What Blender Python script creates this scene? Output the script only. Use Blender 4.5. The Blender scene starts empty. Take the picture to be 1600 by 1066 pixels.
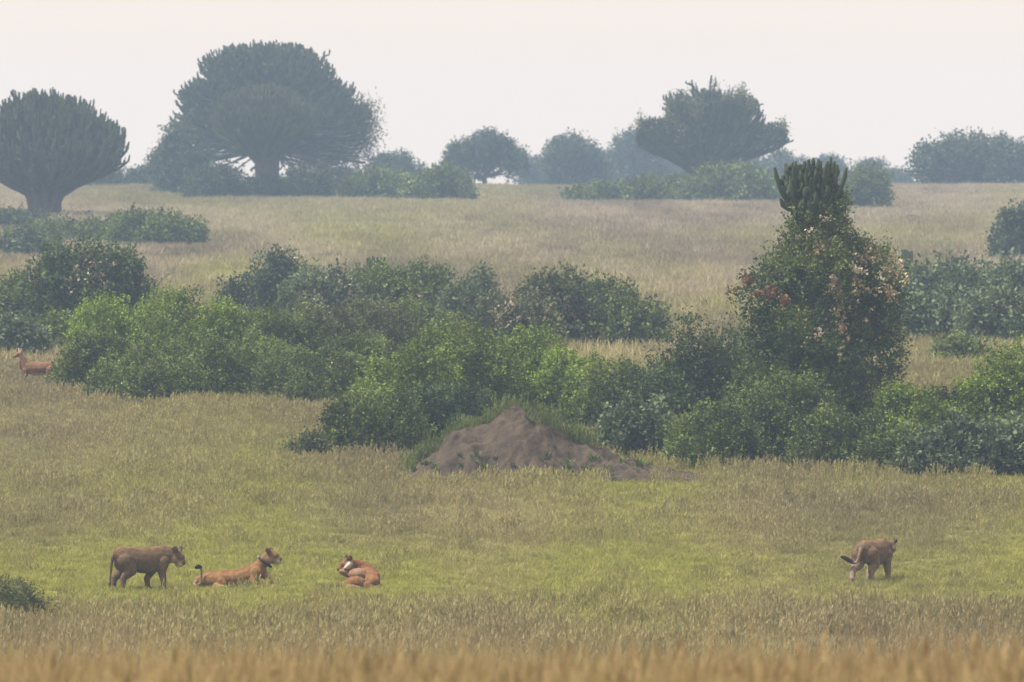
import bpy, bmesh, math, random
import numpy as np
from mathutils import Vector, Matrix

# ------------------------------------------------------------------ camera, sky, sun, exposure
S = bpy.context.scene
COL = S.collection
FPX = 13333.0            # focal length in pixels of the 1600 px wide photograph (300 mm on a 36 mm frame)
YH = 300.0               # picture row of eye level
CAMZ = 8.47              # eye height above the lions' meadow

cam = bpy.data.cameras.new('camera')
camo = bpy.data.objects.new('camera', cam)
COL.objects.link(camo)
camo.location = (0, 0, CAMZ)
camo.rotation_euler = (math.radians(90) - math.atan((533 - YH) / FPX), 0, 0)
cam.lens = 300
cam.sensor_width = 36
cam.clip_start = 0.5
cam.clip_end = 6000
cam.dof.use_dof = True
cam.dof.focus_distance = 186
cam.dof.aperture_fstop = 5.6
S.camera = camo

SUN_EL, SUN_AZ = math.radians(62), math.radians(-100)     # azimuth measured from +Y towards +X
w = bpy.data.worlds.new('World')
S.world = w
w.use_nodes = True
nt = w.node_tree
nt.nodes.clear()
wo = nt.nodes.new('ShaderNodeOutputWorld')
bg = nt.nodes.new('ShaderNodeBackground')
sky = nt.nodes.new('ShaderNodeTexSky')
sky.sky_type = 'NISHITA'
sky.sun_disc = False
sky.sun_elevation = SUN_EL
sky.sun_rotation = SUN_AZ
sky.dust_density = 6.0
sky.air_density = 1.2
mx = nt.nodes.new('ShaderNodeMix')
mx.data_type = 'RGBA'
mx.inputs[0].default_value = 0.86                         # thin even cloud veil over the clear sky
mx.inputs[7].default_value = (7.3, 6.3, 5.5, 1)
nt.links.new(sky.outputs[0], mx.inputs[6])
nt.links.new(mx.outputs[2], bg.inputs[0])
bg.inputs[1].default_value = 0.10
nt.links.new(bg.outputs[0], wo.inputs[0])

sl = bpy.data.lights.new('sun', 'SUN')
sl.energy = 4.8
sl.angle = math.radians(10)
sl.color = (1.0, 0.94, 0.85)
so = bpy.data.objects.new('sun', sl)
COL.objects.link(so)
so.location = (0, 0, 60)
_dir = Vector((math.sin(SUN_AZ) * math.cos(SUN_EL), math.cos(SUN_AZ) * math.cos(SUN_EL), math.sin(SUN_EL)))
so.rotation_euler = _dir.to_track_quat('Z', 'Y').to_euler()

S.view_settings.view_transform = 'Standard'
S.view_settings.look = 'None'
S.view_settings.exposure = 0.66
S.view_settings.gamma = 1.0
S.render.engine = 'CYCLES'
S.cycles.use_denoising = True
S.cycles.max_bounces = 5
S.cycles.diffuse_bounces = 2
S.cycles.transmission_bounces = 3
S.cycles.volume_bounces = 1
S.cycles.transparent_max_bounces = 4
S.cycles.caustics_reflective = False
S.cycles.caustics_refractive = False

RNG = np.random.default_rng(7)


# ------------------------------------------------------------------ helpers
def tag(o, label=None, cat=None, group=None, kind=None):
    if label: o['label'] = label
    if cat: o['category'] = cat
    if group: o['group'] = group
    if kind: o['kind'] = kind
    return o


def thing(name, label, cat, loc, rz=0.0, group=None):
    o = bpy.data.objects.new(name, None)
    o.empty_display_size = 0.3
    COL.objects.link(o)
    o.location = loc
    o.rotation_euler = (0, 0, rz)
    return tag(o, label, cat, group)


def mesh_from(name, verts, faces, mat, parent=None, col=None, smooth=False, k=None):
    """verts (N,3); faces (M,k) array or list; col (N,3) per-vertex colour"""
    me = bpy.data.meshes.new(name)
    verts = np.asarray(verts, dtype=np.float32)
    if isinstance(faces, np.ndarray):
        M, k = faces.shape
        me.vertices.add(len(verts))
        me.vertices.foreach_set('co', verts.ravel())
        me.loops.add(M * k)
        me.loops.foreach_set('vertex_index', faces.astype(np.int32).ravel())
        me.polygons.add(M)
        me.polygons.foreach_set('loop_start', np.arange(0, M * k, k, dtype=np.int32))
        me.update(calc_edges=True)
    else:
        me.from_pydata(verts.tolist(), [], [list(map(int, f)) for f in faces])
    if col is not None:
        a = me.attributes.new('col', 'FLOAT_COLOR', 'POINT')
        c = np.ones((len(verts), 4), dtype=np.float32)
        c[:, :3] = col
        a.data.foreach_set('color', c.ravel())
    if smooth:
        me.polygons.foreach_set('use_smooth', np.ones(len(me.polygons), dtype=bool))
    me.materials.append(mat)
    o = bpy.data.objects.new(name, me)
    COL.objects.link(o)
    if parent is not None:
        o.parent = parent
    return o


_LAT = np.random.default_rng(11).random((256, 256)).astype(np.float32)


def vnoise(x, y):
    xi = np.floor(x).astype(int); yi = np.floor(y).astype(int)
    fx = x - xi; fy = y - yi
    fx = fx * fx * (3 - 2 * fx); fy = fy * fy * (3 - 2 * fy)
    a = _LAT[xi & 255, yi & 255]; b = _LAT[(xi + 1) & 255, yi & 255]
    c = _LAT[xi & 255, (yi + 1) & 255]; d = _LAT[(xi + 1) & 255, (yi + 1) & 255]
    return (a * (1 - fx) + b * fx) * (1 - fy) + (c * (1 - fx) + d * fx) * fy


def fbm(x, y, o=4):
    s = 0; a = 0.5; t = 0
    for i in range(o):
        s = s + a * vnoise(x * 2 ** i + 17.3 * i, y * 2 ** i + 5.1 * i); t += a; a *= 0.5
    return s / t


# ------------------------------------------------------------------ the lie of the land
# (distance, height relative to the eye)
PROF = np.array([(-400, -2.4), (0, -2.1), (40, -2.90), (70, -4.59), (90, -5.83), (110, -7.14), (130, -8.2), (148, -8.66),
                 (167, -8.55), (183, -8.47), (220, -7.42), (255, -6.5), (267, -6.1), (330, -5.27),
                 (400, -4.41), (500, -3.15), (635, -1.52), (750, 0.06), (800, 0.25), (900, -0.3), (1000, -1.5),
                 (1300, -6), (2000, -14)])
_pd = np.arange(-400, 2000, 1.0)
_pz = np.interp(_pd, PROF[:, 0], PROF[:, 1])
_pz = np.convolve(np.pad(_pz, 6, mode='edge'), np.ones(13) / 13, mode='valid')


def gz(x, d):
    """ground height at x, distance d"""
    x = np.asarray(x, float); d = np.asarray(d, float)
    z = np.interp(d, _pd, _pz) + CAMZ
    amp = np.interp(d, [0, 200, 400, 700], [0.10, 0.12, 0.5, 0.9])
    return z + amp * (fbm(x / 23.0 + 40, d / 31.0 + 40, 3) - 0.5) + 0.10 * (fbm(x / 3.1 + 90, d / 3.7 + 90, 2) - 0.5)


def row_of(x, d):
    return YH + FPX * (CAMZ - gz(x, d)) / d


def hit(px, py, lo=150.0, hi=800.0):
    """first ground distance seen at a pixel"""
    ds = np.arange(lo, hi, 0.5)
    xs = (px - 800) / FPX * ds
    r = row_of(xs, ds)
    k = np.argmax(r <= py)
    return float(ds[k]) if r[k] <= py else hi


def X(px, d):
    return (px - 800) / FPX * d


# ------------------------------------------------------------------ materials
def new_mat(name):
    m = bpy.data.materials.new(name)
    m.use_nodes = True
    m.node_tree.nodes.clear()
    out = m.node_tree.nodes.new('ShaderNodeOutputMaterial')
    return m, m.node_tree, out


def leafy(name, attr_type, transl, noise=0.35, scale=3.0):
    m, t, out = new_mat(name)
    at = t.nodes.new('ShaderNodeAttribute'); at.attribute_type = attr_type; at.attribute_name = 'col'
    geo = t.nodes.new('ShaderNodeNewGeometry')
    nz = t.nodes.new('ShaderNodeTexNoise'); nz.inputs['Scale'].default_value = scale; nz.inputs['Detail'].default_value = 2
    t.links.new(geo.outputs['Position'], nz.inputs['Vector'])
    mr = t.nodes.new('ShaderNodeMapRange'); mr.inputs[1].default_value = 0.3; mr.inputs[2].default_value = 0.7
    mr.inputs[3].default_value = 1 - noise; mr.inputs[4].default_value = 1 + noise
    t.links.new(nz.outputs[0], mr.inputs[0])
    mul = t.nodes.new('ShaderNodeVectorMath'); mul.operation = 'SCALE'
    t.links.new(at.outputs['Color'], mul.inputs[0]); t.links.new(mr.outputs[0], mul.inputs['Scale'])
    d = t.nodes.new('ShaderNodeBsdfPrincipled'); d.inputs['Roughness'].default_value = 0.65
    d.inputs['Specular IOR Level'].default_value = 0.25
    tr = t.nodes.new('ShaderNodeBsdfTranslucent')
    t.links.new(mul.outputs[0], d.inputs['Base Color']); t.links.new(mul.outputs[0], tr.inputs['Color'])
    mxs = t.nodes.new('ShaderNodeMixShader'); mxs.inputs[0].default_value = transl
    t.links.new(d.outputs[0], mxs.inputs[1]); t.links.new(tr.outputs[0], mxs.inputs[2])
    t.links.new(mxs.outputs[0], out.inputs[0])
    return m


M_LEAF = leafy('leaf', 'GEOMETRY', 0.22, 0.3, 0.9)
M_GRASS = leafy('grass_blade', 'INSTANCER', 0.35, 0.18, 2.5)


def solid(name, c1, c2, scale=4.0, rough=0.85, bump=0.0, attr=False, bump_scale=None, stretch=None):
    m, t, out = new_mat(name)
    b = t.nodes.new('ShaderNodeBsdfPrincipled')
    b.inputs['Roughness'].default_value = rough
    b.inputs['Specular IOR Level'].default_value = 0.2
    tc = t.nodes.new('ShaderNodeTexCoord')
    nz = t.nodes.new('ShaderNodeTexNoise'); nz.inputs['Scale'].default_value = scale; nz.inputs['Detail'].default_value = 5
    nz.inputs['Roughness'].default_value = 0.65
    src = tc.outputs['Object']
    if stretch:
        mp = t.nodes.new('ShaderNodeMapping'); mp.inputs['Scale'].default_value = stretch
        t.links.new(src, mp.inputs[0]); src = mp.outputs[0]
    t.links.new(src, nz.inputs['Vector'])
    if attr:
        at = t.nodes.new('ShaderNodeAttribute'); at.attribute_name = 'col'
        mr = t.nodes.new('ShaderNodeMapRange'); mr.inputs[1].default_value = 0.3; mr.inputs[2].default_value = 0.7
        mr.inputs[3].default_value = c1; mr.inputs[4].default_value = c2
        t.links.new(nz.outputs[0], mr.inputs[0])
        mul = t.nodes.new('ShaderNodeVectorMath'); mul.operation = 'SCALE'
        t.links.new(at.outputs['Color'], mul.inputs[0]); t.links.new(mr.outputs[0], mul.inputs['Scale'])
        t.links.new(mul.outputs[0], b.inputs['Base Color'])
    else:
        r = t.nodes.new('ShaderNodeValToRGB')
        r.color_ramp.elements[0].position = 0.32; r.color_ramp.elements[1].position = 0.68
        r.color_ramp.elements[0].color = (*c1, 1); r.color_ramp.elements[1].color = (*c2, 1)
        t.links.new(nz.outputs[0], r.inputs[0]); t.links.new(r.outputs[0], b.inputs['Base Color'])
    if bump:
        n2 = t.nodes.new('ShaderNodeTexNoise'); n2.inputs['Scale'].default_value = bump_scale or scale * 2; n2.inputs['Detail'].default_value = 6
        t.links.new(src, n2.inputs['Vector'])
        bp = t.nodes.new('ShaderNodeBump'); bp.inputs['Strength'].default_value = bump; bp.inputs['Distance'].default_value = 0.06
        t.links.new(n2.outputs[0], bp.inputs['Height']); t.links.new(bp.outputs[0], b.inputs['Normal'])
    t.links.new(b.outputs[0], out.inputs[0])
    return m


M_GROUND = solid('meadow_soil', 0.75, 1.2, 1.7, 0.95, 0.6, attr=True, bump_scale=9)
M_EARTH = solid('mound_earth', (0.029, 0.021, 0.0150), (0.080, 0.060, 0.042), 2.4, 0.95, 1.0, bump_scale=9, stretch=(1, 1, 0.5))
M_BARK = solid('bark', (0.05, 0.042, 0.035), (0.11, 0.095, 0.08), 6, 0.9, 0.5)
M_SUCC = solid('succulent_stem', (0.030, 0.045, 0.026), (0.065, 0.082, 0.045), 1.6, 0.7, 0.3)
M_SUCC_PALE = solid('succulent_stem_pale', (0.040, 0.055, 0.030), (0.080, 0.095, 0.050), 1.6, 0.7, 0.3)
M_FUR = solid('fur', 0.55, 1.45, 11, 0.85, 0.5, attr=True, bump_scale=60)
M_NOSE = solid('nose_skin', (0.012, 0.01, 0.01), (0.03, 0.02, 0.02), 30, 0.45)
M_EYE = solid('eye', (0.05, 0.025, 0.008), (0.10, 0.05, 0.015), 40, 0.15)
M_COLLAR = solid('collar_leather', (0.012, 0.012, 0.013), (0.03, 0.028, 0.028), 30, 0.6)
M_PACK = solid('collar_pack', (0.45, 0.44, 0.43), (0.6, 0.58, 0.56), 30, 0.5)
M_TWIG = solid('dry_twig', (0.09, 0.075, 0.055), (0.17, 0.14, 0.10), 10, 0.9)


# ------------------------------------------------------------------ meadow colours (plant cover, by place)
GREEN = np.array((0.280, 0.280, 0.064)); DRY = np.array((0.310, 0.262, 0.142)); BROWN = np.array((0.185, 0.152, 0.095))
GOLD = np.array((0.36, 0.270, 0.135))


def cover(x, d):
    x = np.asarray(x, float); d = np.asarray(d, float)
    g = np.interp(d, [60, 150, 163, 177, 190, 197, 208, 214, 222, 235, 255, 275, 330, 500, 800],
                  [.05, .10, .40, .95, .95, .70, .52, .85, .74, .55, .55, .48, .24, .16, .12])
    stretch = np.interp(d, [150, 300, 800], [2.6, 5.0, 12.0])
    n1 = fbm(x / stretch, d / (stretch * 1.5), 4) - 0.5
    n2 = fbm(x / (stretch * .8) + 50, d / (stretch * 1.1) + 50, 4) - 0.5
    g = np.clip(g + n1 * 1.5, 0, 1)[..., None]
    b = np.clip(0.38 + n2 * 3.2 - 0.35 * (d < 150), 0, 1)[..., None]
    far = np.clip((d - 255) / 200, 0, 1)[..., None]
    dry = DRY * (1 - far) + np.array((0.33, 0.275, 0.185)) * far
    near = np.clip((152 - d) / 18, 0, 1)[..., None]
    base = dry * (1 - b) + BROWN * b
    base = base * (1 - near) + GOLD * near
    return GREEN * g + base * (1 - g)


# ------------------------------------------------------------------ ground sheet
def axis(dense, step, out, grow):
    a = list(np.arange(0, dense, step)); s = step
    while a[-1] < out:
        s *= grow; a.append(a[-1] + s)
    return np.array(a)


ax = axis(26, 0.6, 420, 1.12); gx = np.concatenate([-ax[:0:-1], ax])
gy = np.concatenate([np.arange(-200, 60, 13.0), np.arange(60, 280, 0.7), np.arange(280, 420, 1.6), np.arange(420, 840, 4.0), np.arange(840, 1090, 25.0)])
GX, GY = np.meshgrid(gx, gy)
V = np.stack([GX, GY, gz(GX, GY)], -1).reshape(-1, 3)
nx, ny = len(gx), len(gy)
ii, jj = np.meshgrid(np.arange(nx - 1), np.arange(ny - 1))
q = (jj * nx + ii).ravel()
F = np.stack([q, q + 1, q + nx + 1, q + nx], -1)
C = cover(GX, GY).reshape(-1, 3) * 0.62
tag(mesh_from('ground', V, F, M_GROUND, col=C, smooth=True), kind='structure',
    label='open savanna ground rising gently from the meadow to a low crest')


# ------------------------------------------------------------------ tubes
def tube(path, rad, sides=6, cap=True):
    P = np.asarray(path, float); n = len(P); R = np.broadcast_to(np.asarray(rad, float), (n,))
    T = np.gradient(P, axis=0); T /= np.linalg.norm(T, axis=1)[:, None] + 1e-9
    up = np.array((0.31, 0.17, 0.93)); A = np.cross(T, up)
    bad = np.linalg.norm(A, axis=1) < 1e-3; A[bad] = np.cross(T[bad], np.array((1., 0, 0)))
    A /= np.linalg.norm(A, axis=1)[:, None]; B = np.cross(T, A)
    th = np.linspace(0, 2 * np.pi, sides, endpoint=False)
    V = P[:, None, :] + R[:, None, None] * (np.cos(th)[None, :, None] * A[:, None, :] + np.sin(th)[None, :, None] * B[:, None, :])
    V = V.reshape(-1, 3)
    i, j = np.meshgrid(np.arange(sides), np.arange(n - 1)); i = i.ravel(); j = j.ravel()
    F = np.stack([j * sides + i, j * sides + (i + 1) % sides, (j + 1) * sides + (i + 1) % sides, (j + 1) * sides + i], -1)
    return V, F


class Soup:
    def __init__(s): s.v = []; s.f = []; s.n = 0
    def add(s, V, F): s.v.append(V); s.f.append(F + s.n); s.n += len(V)
    def build(s, name, mat, parent=None, smooth=True, colour=None):
        V = np.concatenate(s.v); c = None if colour is None else np.broadcast_to(np.array(colour), (len(V), 3))
        return mesh_from(name, V, np.concatenate(s.f), mat, parent, col=c, smooth=smooth)


# ------------------------------------------------------------------ foliage
def norm(a): return a / (np.linalg.norm(a, axis=-1, keepdims=True) + 1e-9)


def leaves(rng, P, D, k, twig, L, Wd, colA, colB, droop=0.0, tint=None):
    """P sprig roots (S,3), D sprig directions (S,3) -> leaf quads, colours"""
    S_ = len(P)
    t = rng.random((S_, k, 1)) * twig * (0.6 + 0.8 * rng.random((S_, 1, 1)))
    pos = P[:, None] + D[:, None] * t + rng.normal(0, 1, (S_, k, 3)) * twig * 0.16
    pos[..., 2] -= droop * (t[..., 0] ** 2)
    a = norm(D[:, None] * 0.5 + rng.normal(0, 0.75, (S_, k, 3)) + np.array((0, 0, 0.15)))
    nrm = norm(rng.normal(0, 0.8, (S_, k, 3)) + np.array((0, 0, 0.75)))
    b = norm(np.cross(nrm, a))
    l = (L * (0.6 + 0.8 * rng.random((S_, k, 1)))); ww = l * Wd
    v = np.stack([pos, pos + a * l * .45 + b * ww, pos + a * l, pos + a * l * .45 - b * ww], 2).reshape(-1, 3)
    f = np.arange(len(v)).reshape(-1, 4)
    mixs = np.clip(rng.beta(2, 2, (S_, 1, 1)) + rng.normal(0, .16, (S_, k, 1)), 0, 1)
    c = np.asarray(colA) * (1 - mixs) + np.asarray(colB) * mixs
    if tint is not None: c = c * tint[:, None, None]
    c = np.repeat(c.reshape(-1, 3), 4, axis=0)
    return v, f, c


def sprigs(rng, lobes, n, inner=0.22, up=0.55):
    lob = np.array(lobes)                       # x,y,z,r
    pw = lob[:, 3] ** 2; pw /= pw.sum()
    idx = rng.choice(len(lob), n, p=pw)
    dr = norm(rng.normal(0, 1, (n, 3)) + np.array((0, 0, 0.3)))
    fac = np.where(rng.random(n) < inner, 0.3 + 0.5 * rng.random(n), 0.72 + 0.42 * rng.random(n) ** 1.4)
    P = lob[idx, :3] + dr * (lob[idx, 3] * fac)[:, None]
    sprigs.lobe = rng.uniform(.55, 1.4, len(lob))[idx]
    D = norm(dr + np.array((0, 0, up)) + rng.normal(0, .35, (n, 3)))
    return P, D


def dome_lobes(rng, W, D, H, n=None, rf=0.26, skirt=True, rough=0.22):
    """overlapping lobes that fill a bush of width W, depth D, height H"""
    out = []
    r0 = rf * min(H, W * .6)
    n = n or int(np.clip(5.0 * W * D / (r0 * r0 * 9), 7, 44))
    for i in range(n):
        for _ in range(20):
            u, v = rng.uniform(-1, 1, 2)
            if u * u + v * v < 1: break
        rr = math.sqrt(u * u + v * v)
        top = H * (1 - 0.42 * rr ** 3.0) * (1 - rough * 1.25 * rng.random() ** 1.5)
        r = r0 * rng.uniform(.7, 1.2) * (1 - .25 * rr)
        x = u * (W / 2 - r * .8); y = v * (D / 2 - r * .8)
        z = max(top - r * .9, r * .5)
        out.append((x, y, z, r))
        if skirt:
            while z > r * 1.2:
                z -= r * 1.15
                out.append((x * 1.04, y * 1.04, max(z, r * .45), r * rng.uniform(.9, 1.15)))
    return out


GREENS = {
    'bright': ((0.058, 0.108, 0.013), (0.195, 0.260, 0.032)),
    'mid':    ((0.048, 0.080, 0.016), (0.145, 0.185, 0.038)),
    'dark':   ((0.024, 0.048, 0.016), (0.072, 0.105, 0.030)),
    'grey':   ((0.055, 0.085, 0.045), (0.140, 0.180, 0.085)),
    'olive':  ((0.060, 0.075, 0.028), (0.130, 0.140, 0.055)),
    'blue':   ((0.030, 0.052, 0.028), (0.075, 0.100, 0.050)),
}
FLOWER = ((0.30, 0.25, 0.17), (0.54, 0.48, 0.37))
RUST = ((0.10, 0.055, 0.028), (0.22, 0.105, 0.045))


def foliage(rng, parts, name, parent):
    V = []; F = []; Cc = []; n = 0
    for v, f, c in parts:
        V.append(v); F.append(f + n); Cc.append(c); n += len(v)
    return mesh_from(name, np.concatenate(V), np.concatenate(F), M_LEAF, parent, col=np.concatenate(Cc))


def stems(rng, lobes, parent, r=0.05, n=7, name='stem_cluster'):
    s = Soup(); lob = np.array(lobes); idx = rng.choice(len(lob), min(n, len(lob)), replace=False)
    for i in idx:
        e = lob[i, :3]; b = np.array((e[0] * .12, e[1] * .12, -0.15)); m = (b + e) / 2 + np.array((e[0] * -.1, e[1] * -.1, .1))
        t = np.linspace(0, 1, 6)[:, None]
        P = b * (1 - t) ** 2 + 2 * m * t * (1 - t) + e * t ** 2
        s.add(*tube(P, np.linspace(r, r * .35, 6), 5))
    return s.build(name, M_BARK, parent)


SEED = [100]


def shrub(px, top, wpx, label, by=None, d=None, kind='mid', name='leafy_shrub', cat='shrub', leaf=0.10, dens=1.0,
          flowers=0.0, rf=0.26, depth=0.8, group=None, rough=0.22, shoots=0.0, k=14, lw=0.30, sink=0.0):
    """px centre column, top row, width in columns; stands on the ground seen at row by, or at distance d"""
    SEED[0] += 1; rng = np.random.default_rng(SEED[0])
    if d is None: d = hit(px, by)
    x = X(px, d); z = float(gz(x, d)) - 0.05
    base_row = YH + FPX * (CAMZ - z) / d
    H = 1.06 * (base_row - top) * d / FPX; W = wpx * 1.32 * d / FPX; D = W * depth
    root = thing(name, label, cat, (x, d, z), 0, group)
    lob = dome_lobes(rng, W, D, H * .97, rf=rf, rough=rough)
    area = sum(l[3] ** 2 for l in lob)
    n = int(dens * area * 10.5 / (k * leaf * leaf * lw * 1.3))
    n = int(np.clip(n * 1.25, 160, 3000))
    cA, cB = GREENS[kind]
    jit = rng.uniform(.88, 1.12); cA = np.array(cA) * jit; cB = np.array(cB) * jit
    P, Dr = sprigs(rng, lob, n)
    P[:, 2] = np.maximum(P[:, 2], 0.03)
    parts = [leaves(rng, P, Dr, k, leaf * 3.4, leaf, lw, cA, cB, tint=sprigs.lobe)]
    if shoots:                                    # upright leafy shoots breaking the outline
        ns = int(shoots * 2.2)
        l = np.array(lob); tops = l[np.argsort(-(l[:, 2] + l[:, 3]))[:max(4, len(l) // 3)]]
        pk = tops[rng.integers(0, len(tops), ns)]
        P0 = pk[:, :3] + np.stack([rng.normal(0, .5, ns) * pk[:, 3], rng.normal(0, .5, ns) * pk[:, 3], pk[:, 3] * .75], -1)
        Ds = norm(np.stack([rng.normal(0, .22, ns), rng.normal(0, .22, ns), np.ones(ns)], -1))
        parts.append(leaves(rng, P0, Ds, 24, H * .15 * rng.uniform(.6, 1.4, (ns, 1, 1)), leaf * .9, lw, cA, cB))
    if flowers:
        nf = int(n * flowers)
        P2, D2 = sprigs(rng, lob, nf * 3, inner=0)
        patch = fbm(P2[:, 0] * 1.1 / max(leaf * 10, .6) + SEED[0], P2[:, 2] * 1.1 / max(leaf * 10, .6), 3)
        keep = (patch > .52) & (P2[:, 2] > H * .45)
        if keep.sum() > 3:
            parts.append(leaves(rng, P2[keep], D2[keep], 6, leaf * 1.6, leaf * .8, .45, *FLOWER))
    foliage(rng, parts, 'crown', root)
    stems(rng, lob, root, r=0.03 + 0.012 * H, n=6)
    return root


# ------------------------------------------------------------------ candelabra trees
def candelabra(px, label, d, rng, heads, trunk_row, tips=420, stem=0.085, base_r=0.5, under=0.30, tip_len=0.8, power=3.2,
               vines=(), mat=None, spread=.36, name='candelabra_tree'):
    """heads: crown lobes (centre column, top row, half width in columns, drop of the rim as a fraction of the lobe's half width, weight)"""
    x = X(px, d); z = float(gz(x, d)) - 0.1; s = d / FPX
    row = YH + FPX * (CAMZ - z) / d
    root = thing(name, label, 'tree', (x, d, z))
    th = (row - trunk_row) * s
    tr = Soup(); st_ = Soup()
    tr.add(*tube([(0, 0, -.2), (0, 0, .15 * th), (0, 0, .6 * th), (0, 0, th * 1.1)], [base_r * 1.25, base_r, base_r * .95, base_r * 1.1], 12))
    for a in np.linspace(0, 2 * np.pi, 11, endpoint=False) + .2:
        o = base_r * .8; c, sn = math.cos(a), math.sin(a)
        tr.add(*tube([(c * o * 1.2, sn * o * 1.2, -.2), (c * o, sn * o, .45 * th), (c * o * 1.25, sn * o * 1.25, th * .9), (c * o * 2.1, sn * o * 2.1, th * 1.35)],
                     [base_r * .42, base_r * .34, base_r * .32, base_r * .22], 6))
    tr.build('trunk', M_BARK, root)
    wts = np.array([h[4] for h in heads], float); wts /= wts.sum()
    Hmax = max((row - h[1]) * s for h in heads)
    for i in range(tips):
        hc, ht, hw, drop, _ = heads[rng.choice(len(heads), p=wts)]
        a = rng.uniform(0, 2 * np.pi); rr = math.sqrt(rng.random())
        R = hw * s; zt = (row - ht) * s - drop * R * rr ** power
        if rng.random() < .5: zt -= R * drop * rng.uniform(.05, .75) * (1 - .4 * rr)
        zt -= abs(rng.normal(0, .03)) * R + (0.35 * tip_len * rng.random() ** 2)
        ex = (hc - px) * s + R * rr * math.cos(a); ey = R * rr * math.sin(a) * .9
        e = np.array((ex, ey, zt)); ro = min(1, math.hypot(ex, ey) / (Hmax * .6))
        st = np.array((np.clip(ex * .10, -base_r, base_r), np.clip(ey * .10, -base_r, base_r), th * rng.uniform(.7, 1.25)))
        c1 = np.array((ex * (spread + .2 * ro), ey * (spread + .2 * ro), th + (zt - th) * under * rng.uniform(.55, 1.35)))
        c2 = np.array((ex, ey, zt - min(tip_len * rng.uniform(1.0, 2.4), .45 * max(zt - th, .3))))
        t = np.linspace(0, 1, 9)[:, None]
        P = st * (1 - t) ** 3 + 3 * c1 * t * (1 - t) ** 2 + 3 * c2 * t * t * (1 - t) + e * t ** 3
        P[1:-1, :2] += rng.normal(0, stem * .5, (7, 2))
        rad = stem * np.array([1.25, 1.15, 1.05, 1.0, .9, 1.08, .9, 1.05, .6]) * rng.uniform(.75, 1.2)
        st_.add(*tube(P, rad, 5))
        for q in range(rng.integers(1, 4)):        # side fingers near the end
            k0 = rng.integers(4, 8); b = P[k0]; aa = rng.uniform(0, 2 * np.pi); o = stem * rng.uniform(2.0, 5.5)
            hgt = rng.uniform(.4, 1.0) * tip_len; c_, s_ = math.cos(aa) * o, math.sin(aa) * o
            P2 = np.array([b, b + (c_, s_, o * .35), b + (c_ * 1.15, s_ * 1.15, hgt * .6), b + (c_ * 1.15, s_ * 1.15, hgt)])
            P2[:, 2] = np.minimum(P2[:, 2], zt + .2 * tip_len)
            st_.add(*tube(P2, stem * np.array([.8, .9, 1.0, .55]), 5))
    st_.build('crown', mat or M_SUCC, root)
    if vines:
        parts = []
        for (cx, top, length, spread, n) in vines:
            P = np.stack([(cx - px) * s + rng.normal(0, spread * s, n), rng.normal(0, spread * s * 2, n), (row - top) * s + rng.normal(0, .5, n)], -1)
            Dn = norm(np.stack([rng.normal(0, .06, n), rng.normal(0, .06, n), -np.ones(n)], -1))
            parts.append(leaves(rng, np.repeat(P, 2, 0) + rng.normal(0, .12, (2 * n, 3)), np.repeat(Dn, 2, 0), 40, length * s, .24, .2, *GREENS['olive']))
        foliage(rng, parts, 'hanging_creeper', root)
    return root


# ------------------------------------------------------------------ leafy trees on the skyline
def tree(px, by, top, wpx, label, d, kind='blue', name='savanna_tree', clear=0.35, leaf=0.19, lobes_n=16, rf=.24, depth=.8,
         gaps=1.0, lean=0.0, flat=.5):
    SEED[0] += 1; rng = np.random.default_rng(SEED[0])
    x = X(px, d); z = float(gz(x, d)) - 0.1
    row = YH + FPX * (CAMZ - z) / d
    H = 1.03 * (row - top) * d / FPX; W = wpx * 1.1 * d / FPX
    root = thing(name, label, 'tree', (x, d, z))
    lob = []
    for i in range(lobes_n):
        for _ in range(30):
            u, v = rng.uniform(-1, 1, 2)
            if u * u + v * v < 1: break
        rr = math.hypot(u, v); r = rf * min(H, W * .7) * rng.uniform(.65, 1.15)
        zt = H * (1 - flat * rr ** 2.4) * rng.uniform(.86, 1.0) - r
        lob.append((u * (W / 2 - r), v * (W * depth / 2 - r), zt, r))
        if rng.random() < gaps:
            z2 = zt - r * 1.2
            while z2 > H * clear:
                lob.append((u * (W / 2 - r), v * (W * depth / 2 - r), z2, r * rng.uniform(.8, 1.1))); z2 -= r * 1.2
    area = sum(l[3] ** 2 for l in lob); k = 12
    n = int(np.clip(area * 16 / (k * leaf * leaf * .4), 200, 2600))
    P, D = sprigs(rng, lob, n)
    P[:, 2] = np.maximum(P[:, 2], .1)
    foliage(rng, [leaves(rng, P, D, k, leaf * 3, leaf, .34, *GREENS[kind], tint=sprigs.lobe)], 'crown', root)
    s = Soup()
    fork = H * max(clear * .6, .12)
    s.add(*tube([(0, 0, -.3), (lean * .4, 0, fork * .5), (lean, 0, fork)], [.05 * H + .05, .036 * H + .04, .03 * H + .03], 8))
    for i in rng.choice(len(lob), min(11, len(lob)), replace=False):
        e = np.array(lob[i][:3]); b = np.array((lean, 0, fork * .95)); m = (b + e) / 2 + np.array((e[0] * .18, e[1] * .18, -.03 * H))
        t = np.linspace(0, 1, 6)[:, None]
        s.add(*tube(b * (1 - t) ** 2 + 2 * m * t * (1 - t) + e * t ** 2, np.linspace(.022 * H + .02, .02, 6), 5))
    s.build('trunk', M_BARK, root)
    return root


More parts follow.
